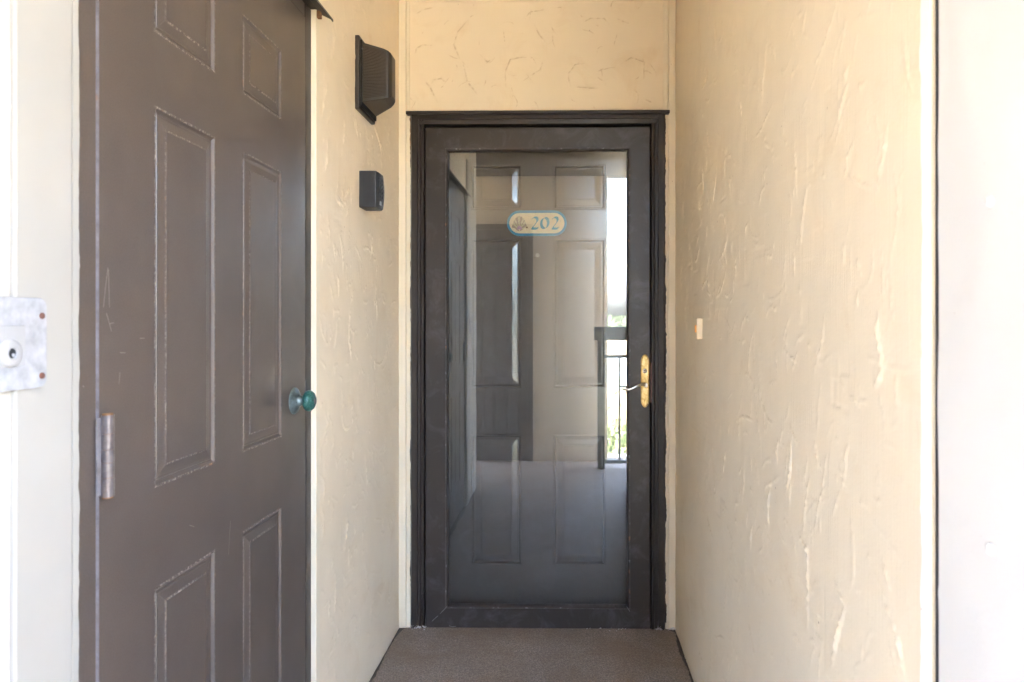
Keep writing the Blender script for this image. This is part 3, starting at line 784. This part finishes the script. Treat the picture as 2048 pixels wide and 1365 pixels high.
for pp in ([(938, 38), (915, 65), (907, 90), (920, 120), (935, 135)], [(830, 110), (832, 98), (845, 90), (870, 92)], [(862, 172), (866, 160), (882, 158), (890, 165)],
           [(842, 155), (860, 175), (875, 205)], [(1012, 185), (1010, 145), (1020, 120), (1045, 115), (1075, 118)], [(1043, 165), (1080, 140), (1085, 125)],
           [(1140, 175), (1135, 150), (1150, 130), (1170, 128)], [(1240, 130), (1262, 116), (1288, 125), (1287, 160)], [(1052, 35), (1060, 25), (1090, 20)],
           [(1068, 50), (1078, 70), (1090, 85)], [(1167, 45), (1180, 38), (1208, 38), (1218, 50)], [(1232, 38), (1258, 48)], [(1150, 175), (1195, 178)],
           [(1290, 200), (1305, 207)], [(832, 28), (848, 20), (865, 16)], [(925, 125), (935, 165), (955, 190)], [(960, 110), (975, 125), (985, 118)]):
    st.append(px_stroke_y(pp, 0.0019, 0.0017, random.choice((-1, 1)), .004))
plaster('plaster', (xa, YB, za), (1, 0, 0), (0, 0, 1), (0, -1, 0), W_, H2, 0.0022, st, M['stucco_head'], ew, rough=0.0005)
# trim bands: left, right, top
def zband(x0, x1, pr, z0, z1, nm='trim_band', mt='smooth'):
    q = MB(); q.box(x0, x1, YB - pr, YB + .02, z0, z1); return q.build(nm, M[mt], ew, bevel=0.002)
zband(XL + .0005, X_at(812.5, YB), .007, 0.002, ZC - .0005)
zband(X_at(813.5, YB), xo0 + .003, .004, 0.002, Z_at(232, YB), mt='smooth')
zband(X_at(1336.5, YB), XR - .0005, .007, 0.002, ZC - .0005)
zband(xo1 - .003, X_at(1335.5, YB), .004, 0.002, Z_at(232, YB), mt='smooth')
zband(X_at(813, YB), X_at(1336, YB), .005, Z_at(3, YB), ZC - .001)
zband(X_at(813, YB), X_at(819, YB), .0022, Z_at(231, YB), Z_at(4, YB))
zband(X_at(1326, YB), X_at(1336, YB), .0026, Z_at(231, YB), Z_at(4, YB))

# ------------------------------------------------------------------ entry frame
YFm = YB - 0.020
ef = empty('doorway', (0, YB, 0), 'dark brown moulded entry doorway frame with drip cap in the end wall', 'doorway')
def jamb_profile(side):
    e = xo0 if side < 0 else xo1; sg = 1 if side < 0 else -1
    f0, f1 = (822, 850) if side < 0 else (1330, 1301.5)
    cols = [0, .13, .50, .53, .58, .61, .72, .76, .80, .95, 1.0]
    deps = [.006, .019, .020, .013, .013, .018, .018, .011, .015, .016, .002]
    return [(X_at(f0 + (f1 - f0) * c, YB), YB - d) for c, d in zip(cols, deps)]
for side in (-1, 1):
    pr = jamb_profile(side)
    poly = pr + [(pr[-1][0], YB + .12), (pr[0][0], YB + .12)]
    b = MB(); b.prism(poly, 'z', .004, Z_at(232, YB)); b.build('jamb', M['frame'], ef)
pz = [(Z_at(y_, YB), YB - d) for y_, d in ((231.5, .004), (232, .017), (240, .018), (240.6, .012), (243, .012), (243.6, .017), (250, .016), (250.8, .003))]
poly = [(y_, z_) for z_, y_ in pz]
poly = poly + [(YB + .12, pz[-1][0]), (YB + .12, pz[0][0])]
b = MB(); b.prism([(p[0], p[1]) for p in poly], 'x', X_at(836, YB), X_at(1316, YB)); b.build('head_jamb', M['frame'], ef)
# black gasket seen in the gap round the storm door
gx0, gx1, gz0, gz1 = X_at(846, YB), X_at(1306, YB), 0.010, Z_at(246, YB)
b = MB(); 
for q in ((gx0, X_at(857, YB), gz0, gz1), (X_at(1294, YB), gx1, gz0, gz1)): b.box(q[0], q[1], YB + .024, YB + .1, q[2], q[3])
b.box(X_at(857, YB) + .0002, X_at(1294, YB) - .0002, YB + .024, YB + .1, Z_at(262, YB), gz1)
b.build('gasket', M['black_gap'], ef)
b = MB(); b.prism([(YB - .012, zf + .016), (YB - .032, zf + .010), (YB - .033, zf + .0005), (YB - .030, zf - .003), (YB - .012, zf - .001), (YB, zf - .001), (YB, zf + .016)], 'x', X_at(815, YB), X_at(1337.5, YB)); b.build('drip_cap', M['frame'], ef, bevel=.002)
b = MB(); b.box(xo0 + .01, xo1 - .01, YB - .008, YB + .13, -.002, .012); b.build('threshold', M['frame'], ef, bevel=.002)
# ragged paint and rusty caulk where brown meets cream
b = MB(); wobble_z(b, 'x', xo0 - .001, xo0 + .006, YB - .0042, 0.03, zf - .003, .0012, .006, thick=.0012, seed=21); b.build('paint_edge', M['frame'], ef, fixn=False)
b = MB(); wobble_z(b, 'x', xo1 + .001, xo1 - .006, YB - .0042, 0.03, zf - .003, .0018, .006, thick=.0012, seed=22); b.build('paint_edge', M['frame'], ef, fixn=False)
b = MB(); wobble_z(b, 'x', xo0 - .0025, xo0 + .004, YB - .004, Z_at(330, YB), zf - .001, .0018, .006, thick=.0011, seed=23); b.build('rusty_caulk', M['rust'], ef, fixn=False)

# ------------------------------------------------------------------ storm door
YS = YB - 0.010
sdr = empty('storm_door', (0, YS, 0), 'dark brown full-glass storm door with brass lever plate, closed in front of door 202', 'storm door')
sx0, sx1 = X_at(850.7, YS), X_at(1300, YS); sz0, sz1 = Z_at(1258.5, YS), Z_at(255.5, YS)
ins_l, ins_r = X_at(897, YS) - sx0, sx1 - X_at(1254, YS)
ins_t, ins_b = sz1 - Z_at(303, YS), Z_at(1211, YS) - sz0
fprof = [(0.0, -.022), (0.0, -.0015), (.03, 0.0), (.855, 0.0), (.875, .0025), (.93, .003), (.955, .0005), (1.0, -.016)]
def loop(fr):
    return [(sx0 + ins_l * fr, sz0 + ins_b * fr), (sx1 - ins_r * fr, sz0 + ins_b * fr), (sx1 - ins_r * fr, sz1 - ins_t * fr), (sx0 + ins_l * fr, sz1 - ins_t * fr)]
for s, nm in ((0, 'bottom_rail'), (1, 'stile'), (2, 'top_rail'), (3, 'stile')):
    b = MB(); s2 = (s + 1) % 4
    g = 0.0003
    for k in range(len(fprof) - 1):
        (fa, da), (fb, db_) = fprof[k], fprof[k + 1]
        A, B = loop(fa), loop(fb)
        P = [A[s], A[s2], B[s2], B[s]]
        sh = (g, -g) if s in (0, 2) else (g, -g)
        D = [da, da, db_, db_]
        pts = []
        for i, (p, d) in enumerate(zip(P, D)):
            x, z = p
            if s == 0: x += g if i in (0, 3) else -g
            if s == 2: x += -g if i in (0, 3) else g
            pts.append((x, YS - d, z))
        b.face(pts, 1 if (0 < k and fa >= .855 and fb <= .94) else 0)
    b.build(nm, [M['storm'], M['storm_worn']], sdr)
gl0, gl1, gl2, gl3 = loop(.985)
b = MB(); b.box(gl0[0], gl2[0], YS + .0125, YS + .0160, gl0[1], gl2[1]); b.build('glass_pane', M['glass'], sdr)
for y0_, y1_ in ((335, 373), (616, 654), (913, 947), (1186, 1228)):
    q = MB(); xh = X_at(846.8, YS)
    zA, zB = Z_at(y1_, YS), Z_at(y0_, YS)
    q.lathe((xh, YS - .009, 0), (0, 0, 1), [(zA, .004), (zA + .001, .0052), (zA + (zB - zA) * .33, .0052), (zA + (zB - zA) * .34, .0042), (zA + (zB - zA) * .36, .0052), (zA + (zB - zA) * .66, .0052), (zA + (zB - zA) * .67, .0042), (zA + (zB - zA) * .69, .0052), (zB - .001, .0052), (zB, .004)], 14)
    q.build('hinge', M['frame'], sdr)
# bare scores at the mitres of the bottom corners
SCRW = simple('pale_score', (0.30, 0.30, 0.31), 0.5)
for pp in ([(895, 1212), (888, 1220), (880, 1228)], [(876, 1232), (868, 1239), (864, 1243)], [(1253, 1213), (1257, 1219), (1260, 1224)], [(898, 1252), (904, 1254), (912, 1253)]):
    q = MB()
    P = [on_y(a, c, YS - .0008 - (.003 if c < 1222 else 0)) for a, c in pp]
    for k in range(len(P) - 1):
        a, c = Vector(P[k]), Vector(P[k + 1]); d = (c - a).normalized(); sv = Vector((d.z, 0, -d.x)) * .0009
        q.face([a + sv, a - sv, c - sv * .7, c + sv * .7])
    q.build('scratch', SCRW, sdr, fixn=False)
# brass escutcheon
px0, px1 = X_at(1281.5, YS), X_at(1298, YS); pzt, pzb = Z_at(709, YS), Z_at(815, YS); cx_ = (px0 + px1) / 2; hw = (px1 - px0) / 2
def shield(sc):
    n = 7; o_ = []
    for k in range(n + 1):
        t = math.pi * k / n; o_.append((cx_ + hw * sc * math.cos(t), pzt - hw * 1.7 - .001 * (1 - sc) + hw * 1.7 * sc * math.sin(t) ** 1.15))
    for k in range(n + 1):
        t = math.pi * k / n; o_.append((cx_ - hw * sc * math.cos(t), pzb + hw * 1.7 - hw * 1.7 * sc * math.sin(t) ** 1.15))
    return o_
b = MB(); A, B = shield(1.0), shield(.74); n = len(A)
for k in range(n):
    k2 = (k + 1) % n
    b.face([(A[k][0], YS - .0006, A[k][1]), (A[k2][0], YS - .0006, A[k2][1]), (A[k2][0], YS - .006, A[k2][1]), (A[k][0], YS - .006, A[k][1])])
    b.face([(A[k][0], YS - .006, A[k][1]), (A[k2][0], YS - .006, A[k2][1]), (B[k2][0], YS - .0085, B[k2][1]), (B[k][0], YS - .0085, B[k][1])])
b.face([(p[0], YS - .0085, p[1]) for p in B])
esc = b.build('handle_plate', M['brass'], sdr)
p = on_y(1289.3, 742.5, YS - .009)
b = MB(); b.lathe((p[0], YS - .0085, p[2]), (0, -1, 0), [(0, .0098), (.0025, .0096), (.0032, .0085), (.0026, .0070), (.003, .0062)], 28); b.build('lock_cylinder', M['chrome'], esc)
b = MB(); b.box(p[0] - .0012, p[0] + .0012, YS - .0122, YS - .0116, p[2] - .004, p[2] + .0015); b.lathe((p[0], YS - .0116, p[2] + .0022), (0, -1, 0), [(0, .0026), (.0006, .0025)], 14); b.build('keyhole', M['keyhole'], esc)
pts = [(1290.5, 770.5), (1287, 769), (1283, 769.3), (1278, 771), (1271, 774), (1264, 777.5), (1257, 779.8), (1250, 780), (1243, 777.8)]
outs = [.012, .030, .042, .047, .049, .050, .050, .049, .046]
rad = [.0100, .0085, .0066, .0055, .0050, .0047, .0048, .0050, .0035]
P3 = []
for (a, c), o_ in zip(pts, outs): P3.append(on_y(a, c, YS - o_))
b = MB(); b.tube(P3, rad, 14, flat=.8); b.build('lever', M['chrome'], esc)
p = on_y(1290.5, 770.5, YS - .009)
b = MB(); b.lathe((p[0], YS - .0085, p[2]), (0, -1, 0), [(0, .0115), (.004, .0112), (.009, .0095), (.018, .0088)], 24); b.build('lever_rose', M['chrome'], esc)
b = MB(); b.box(X_at(1300.8, YS), X_at(1303.5, YS), YS - .004, YS + .004, Z_at(805, YS), Z_at(726, YS)); b.build('strike_edge', M['rivet'], sdr)

# ------------------------------------------------------------------ inner entry door
YI = YB + 0.085
en = empty('panel_door', (0, YI, 0), 'glossy dark brown six-panel entry door behind the storm door glass', 'door')
ix0, ix1 = X_at(862, YI), X_at(1290, YI)
cols = [(X_at(942, YI), X_at(1044, YI)), (X_at(1107, YI), X_at(1211, YI))]
rows = [(Z_at(420, YI), Z_at(330, YI)), (Z_at(776, YI), Z_at(478, YI)), (Z_at(1130, YI), Z_at(870, YI))]
pan = [(c[0], c[1], r_[0], r_[1]) for c in cols for r_ in rows]
PROF2 = [(0, 0, 0), (0.002, .0018, 0), (0.0065, .0018, 0), (0.012, -.0085, 0), (0.0185, -.0085, 0), (0.0195, -.0035, 0), (0.041, -.0006, 0), (0.0425, -.0012, 0), (0.0445, 0.0, 0)]
panel_rects_door(lambda u, v, d: (u, YI - d, v), (ix0, ix1), (0.012, Z_at(262, YI)), pan, .045, M['inner'], M['inner'], en, 'slab', PROF2, wear=False)
b = MB(); p = on_y(1075, 511, YI); b.lathe((p[0], YI, p[2]), (0, -1, 0), [(0, .0085), (.002, .0085), (.003, .007), (.0024, .005), (.001, .004)], 22); b.build('peephole', M['hinge'], en)
b = MB(); p = on_y(1264, 752, YI); b.lathe((p[0], YI, p[2]), (0, -1, 0), [(0, .040), (.003, .040), (.008, .036), (.012, .020), (.016, .016)], 30); b.build('deadbolt', M['brass'], en)

# ------------------------------------------------------------------ house number sign
YN = YI - .010
sg = empty('door_sign', (X_at(1074, YI), YI, Z_at(447, YI)), 'oval cream and blue 202 sign with a scallop shell on the entry door', 'sign')
def stadium(x0, x1, z0, z1, n=16):
    r_ = (z1 - z0) / 2; zc = (z0 + z1) / 2; o_ = []
    for k in range(n + 1):
        t = -math.pi / 2 + math.pi * k / n; o_.append((x1 - r_ + r_ * math.cos(t), zc + r_ * math.sin(t)))
    for k in range(n + 1):
        t = math.pi / 2 + math.pi * k / n; o_.append((x0 + r_ + r_ * math.cos(t), zc + r_ * math.sin(t)))
    return o_
ox0, ox1, oz0, oz1 = X_at(1014, YN), X_at(1133.5, YN), Z_at(472, YN), Z_at(421.5, YN)
bo = .0098
A, B = stadium(ox0, ox1, oz0, oz1), stadium(ox0 + bo, ox1 - bo, oz0 + bo * 1.05, oz1 - bo * 1.05)
b = MB(); n = len(A)
for k in range(n):
    k2 = (k + 1) % n
    b.face([(A[k][0], YN, A[k][1]), (A[k2][0], YN, A[k2][1]), (B[k2][0], YN, B[k2][1]), (B[k][0], YN, B[k][1])])
    b.face([(A[k][0], YN, A[k][1]), (A[k2][0], YN, A[k2][1]), (A[k2][0], YI - .0003, A[k2][1]), (A[k][0], YI - .0003, A[k][1])])
b.build('blue_border', M['sign_blue'], sg)
b = MB(); b.face([(q[0], YN + .0012, q[1]) for q in B])
for k in range(n):
    k2 = (k + 1) % n; b.face([(B[k][0], YN, B[k][1]), (B[k2][0], YN, B[k2][1]), (B[k2][0], YN + .0012, B[k2][1]), (B[k][0], YN + .0012, B[k][1])])
b.build('board', M['sign_cream'], sg)
def spt(px, py, d=0.0): q = on_y(px, py, YN + .0012 - d); return q
def pen(pts, nib, ang, nm):
    """broad-nib stroke: a short slanted nib swept along pixel points on the sign"""
    b_ = MB(); nx, ny = math.cos(math.radians(ang)) * nib / 2, -math.sin(math.radians(ang)) * nib / 2
    for k in range(len(pts) - 1):
        (x0, y0), (x1, y1) = pts[k], pts[k + 1]
        for d in (0.0008,):
            b_.face([spt(x0 + nx, y0 + ny, d), spt(x0 - nx, y0 - ny, d), spt(x1 - nx, y1 - ny, d), spt(x1 + nx, y1 + ny, d)])
    return b_
two = [(-5.6, -8.6), (-4.5, -10.4), (-2.2, -11.8), (0.6, -12), (3.2, -11), (4.6, -8.8), (4.9, -6.2), (4.0, -3.2), (2.0, -.2), (-.6, 3.0), (-3.2, 6.4), (-5.4, 9.6), (-6.2, 11)]
foot = [(-6.0, 10.2), (-2, 10.6), (2.5, 10.8), (6.4, 9.2), (7.4, 7.6)]
def digit2(cx, cy, tilt=0.0):
    b_ = pen([(cx + x - tilt * y, cy + y) for x, y in two], 5.6, 38, 'digit')
    c_ = pen([(cx + x - tilt * y, cy + y) for x, y in foot], 5.2, 62, 'digit')
    base = len(b_.v); b_.v += c_.v; b_.f += [tuple(i + base for i in f) for f in c_.f]; b_.m += c_.m; b_.sm += c_.sm
    return b_
digit2(1070, 447).build('digit', M['sign_teal'], sg, fixn=False)
pen([(1089.6 + 7.0 * math.sin(t) + 1.5 * math.cos(t) * .3, 446.5 - 10.8 * math.cos(t)) for t in [2 * math.pi * k / 26 for k in range(27)]], 5.8, 28, 'digit').build('digit', M['sign_teal'], sg, fixn=False)
digit2(1110.5, 447).build('digit', M['sign_teal'], sg, fixn=False)
# scallop shell, rib by rib
b = MB(); hx_, hy_ = 1038.8, 460.5; NS = 11
for k in range(NS):
    a0 = math.radians(-78 + 156 * k / NS); a1 = math.radians(-78 + 156 * (k + 1) / NS); am = (a0 + a1) / 2
    def sp(a, R, d): return spt(hx_ + R * math.sin(a) * 1.0, hy_ - R * math.cos(a) * 1.62, d)
    for (r0, r1, mt) in ((1.2, 5.2, 2), (5.2, 17.0 - 2.2 * abs(math.sin(am)), 0 if k % 2 else 1)):
        R1 = r1 * (1.0)
        b.face([sp(a0, r0, .0004), sp(am, r0, .0010), sp(am, R1 * 1.05, .0016), sp(a0, R1, .0004)], mt)
        b.face([sp(am, r0, .0010), sp(a1, r0, .0004), sp(a1, R1, .0004), sp(am, R1 * 1.05, .0016)], mt if mt == 2 else (0 if k % 3 else 1))
for pts_ in ([(1031, 458), (1037, 460), (1038.5, 463), (1033, 460.5)], [(1047, 458), (1040.5, 460), (1039, 463), (1044.5, 460.5)]):
    b.face([spt(x, y, .0008) for x, y in pts_], 1)
b.build('scallop_shell', [M['shell_a'], M['shell_b'], M['shell_pink']], sg, fixn=False)
q = spt(1053.7, 455.3); b = MB(); b.lathe((q[0], YN + .0012, q[2]), (0, -1, 0), [(0, .004), (.001, .0036), (.0016, .002)], 14); b.build('screw', M['rust'], sg)
q = spt(1121, 442.5); b = MB(); b.lathe((q[0], YN + .0012, q[2]), (0, -1, 0), [(0, .003), (.0008, .0026)], 12); b.build('screw', M['shell_a'], sg)

# ------------------------------------------------------------------ flaked paint in the door corners
b = MB(); r = random.Random(31)
for cxp, cyp, nfl, sx, sy in ((838, 1254, 60, 17, 5), (1316, 1262, 40, 8, 5), (1343, 1264, 14, 9, 3), (1210, 1262, 14, 60, 2)):
    for _ in range(nfl):
        x = X_at(cxp + r.gauss(0, sx * .5), YB); y = YB - .012 - abs(r.gauss(0, .010)); z = .0075 + abs(r.gauss(0, .005)) * (1 if abs(x) > .3 else .2); s = r.uniform(.0016, .0052)
        a = r.uniform(0, 6.28)
        pts_ = [(x + s * math.cos(a + t) * r.uniform(.6, 1.2), y + s * math.sin(a + t), z + r.uniform(0, .002)) for t in (0, 1.7, 3.1, 4.6)]
        top = (x, y, z + s * .8)
        for k in range(4): b.face([pts_[k], pts_[(k + 1) % 4], top])
tag(b.build('paint_flakes', M['flake'], loc=(X_at(838, YB), YB - .02, .008), fixn=False), 'pale flakes of peeled paint in the corners under the door frame', 'paint flakes', kind='stuff')

# ================================================================== ACROSS THE WALKWAY (seen mirrored in the glass)
Yg = YS + .0125
def mirror_x(px, Yreal): return X_at(px, 2 * Yg - Yreal)
def mirror_z(py, Yreal): return Z_at(py, 2 * Yg - Yreal)
xe = mirror_x(1213, YF)
ow = empty('stucco_wall', (0, YF, 0), 'tan stucco wall across the walkway mirrored in the storm door glass', 'wall')
b = MB(); b.box(-1.20, xe, YF - .18, YF, 0, ZC); b.build('wall_core', M['tan'], ow)  # unseen left stretch carried on to the end wall to shut out sky light
b = MB(); b.box(xe - .02, xe + .01, YF - .185, YF + .004, 0, ZC - .001); b.build('corner_band', M['smooth'], ow)
# dark neighbour door in it
nd = empty('panel_door', (mirror_x(1000, YF), YF, 0), 'dark brown door across the walkway mirrored in the glass left of the number sign', 'door')
ndx1, ndz1 = mirror_x(1066, YF), mirror_z(449, YF)
ndx0 = ndx1 - 0.56
pan2 = [(ndx1 - .56 + a, ndx1 - .56 + a + .13, z0, z1) for a in (.11, .32) for z0, z1 in ((1.74, 1.92), (.97, 1.62), (.22, .80))]
panel_rects_door(lambda u, v, d: (u, YF + .02 + d, v), (ndx0 + .05, ndx1 - .05), (.012, ndz1 - .05), pan2, .04, M['closet'], M['closet'], nd, 'slab', PROF, wear=False)
b = MB(); b.box(ndx0, ndx0 + .049, YF - .02, YF + .028, .004, ndz1); b.box(ndx1 - .049, ndx1, YF - .02, YF + .028, .004, ndz1); b.box(ndx0 + .0492, ndx1 - .0492, YF - .02, YF + .028, ndz1 - .049, ndz1); b.build('door_trim', M['closet'], nd)
# railing
YR = -0.24
rl = empty('railing', (1.2, YR, 0), 'dark metal guard railing along the walkway mirrored in the glass', 'railing')
rx0, rx1 = mirror_x(1195, YR), 6.8
b = MB(); b.box(rx0 - .03, rx1, YR - .03, YR + .03, mirror_z(681, YR), mirror_z(654, YR)); b.build('top_rail', M['iron'], rl, bevel=.004)
zm = mirror_z(713, YR); zl = 0.06
b = MB(); b.box(rx0, rx1, YR - .015, YR + .015, zm - .014, zm + .012); b.build('mid_rail', M['iron'], rl)
b = MB(); b.box(rx0, rx1, YR - .015, YR + .015, zl - .014, zl + .014); b.build('bottom_rail', M['iron'], rl)
for xx in (rx0 + .03, 2.2, 4.2, 6.2):
    b = MB(); b.box(xx - .03, xx + .03, YR - .028, YR + .028, .004, mirror_z(680, YR)); b.build('post', M['iron'], rl)
xx = mirror_x(1239, YR)
while xx < 6.7:
    b = MB(); b.box(xx - .009, xx + .009, YR - .009, YR + .009, zl + .0142, zm - .0142); b.build('baluster', M['iron'], rl); xx += .125
b = MB(); b.box(xe + .012, 7, YF - .2, YF - .05, 0.0, 0.03); struct(b.build('walkway_kerb', M['white']))

# ground seen far below, mirrored
def ground_mat():
    m, n, l, p = new_mat('lawn'); v = coords(n)
    t = noise(n, l, v, .12, 6, .6); t2 = noise(n, l, v, 3.0, 5, .7)
    c = ramp(n, l, t.outputs[0], [(.35, (.125, .10, .052)), (.5, (.185, .148, .08)), (.65, (.23, .185, .11))])
    c2 = mixc(n, l, ramp(n, l, t2.outputs[0], [(.3, 0.0), (.7, .5)]).outputs[0], c.outputs[0], (.08, .072, .032))
    l.new(c2, p.inputs['Base Color']); p.inputs['Roughness'].default_value = 1.0; return m
GZ = -3.0
b = MB(); b.face([(-900, -900, GZ), (900, -900, GZ), (900, 900, GZ), (-900, 900, GZ)]); struct(b.build('ground', ground_mat()))
b = MB(); b.box(-60, 60, -13.5, -11.2, GZ - .1, GZ + .03); struct(b.build('path', simple('pale_concrete', (.22, .21, .195), .8)))
b = MB(); b.box(-300, 300, -75, -38, GZ - .1, GZ + .02); struct(b.build('water', simple('pale_water', (.30, .34, .38), .12)))
leafm = simple('hedge_leaf', (.055, .085, .03), .6, var=.4, scale=3)
b = MB(); r = random.Random(77)
for k in range(9000):
    x = r.uniform(-8, 22); y = -15.2 + r.gauss(0, .45); z = GZ + abs(r.gauss(.5, .35)) * (1 + .4 * math.sin(x * 1.3)); s = r.uniform(.06, .14)
    d = Vector((r.gauss(0, 1), r.gauss(0, 1), r.gauss(0, 1))).normalized(); u = d.orthogonal().normalized(); v_ = d.cross(u)
    cc = Vector((x, y, z)); b.face([cc + u * s, cc + v_ * s * .6, cc - u * s, cc - v_ * s * .6])
tag(b.build('hedge', leafm, loc=(7, -15.2, GZ), fixn=False), 'low green hedge below the railing mirrored in the glass', 'hedge', kind='stuff')
b = MB()
for k in range(9000):
    x = r.uniform(-260, 260); y = -190 + r.gauss(0, 8); hgt = 5 + 1.2 * math.sin(x * .05) + .8 * math.sin(x * .17 + 1); z = GZ + r.uniform(0, 1) ** .7 * hgt; s = r.uniform(.7, 1.6)
    d = Vector((r.gauss(0, 1), r.gauss(0, 1), r.gauss(0, 1))).normalized(); u = d.orthogonal().normalized(); v_ = d.cross(u)
    cc = Vector((x, y, z)); b.face([cc + u * s, cc + v_ * s * .6, cc - u * s, cc - v_ * s * .6])
tag(b.build('far_woods', simple('far_leaf', (.05, .07, .04), .8, var=.3, scale=.2), loc=(0, -190, GZ), fixn=False), 'distant line of woods beyond the railing mirrored in the glass', 'woods', kind='stuff')
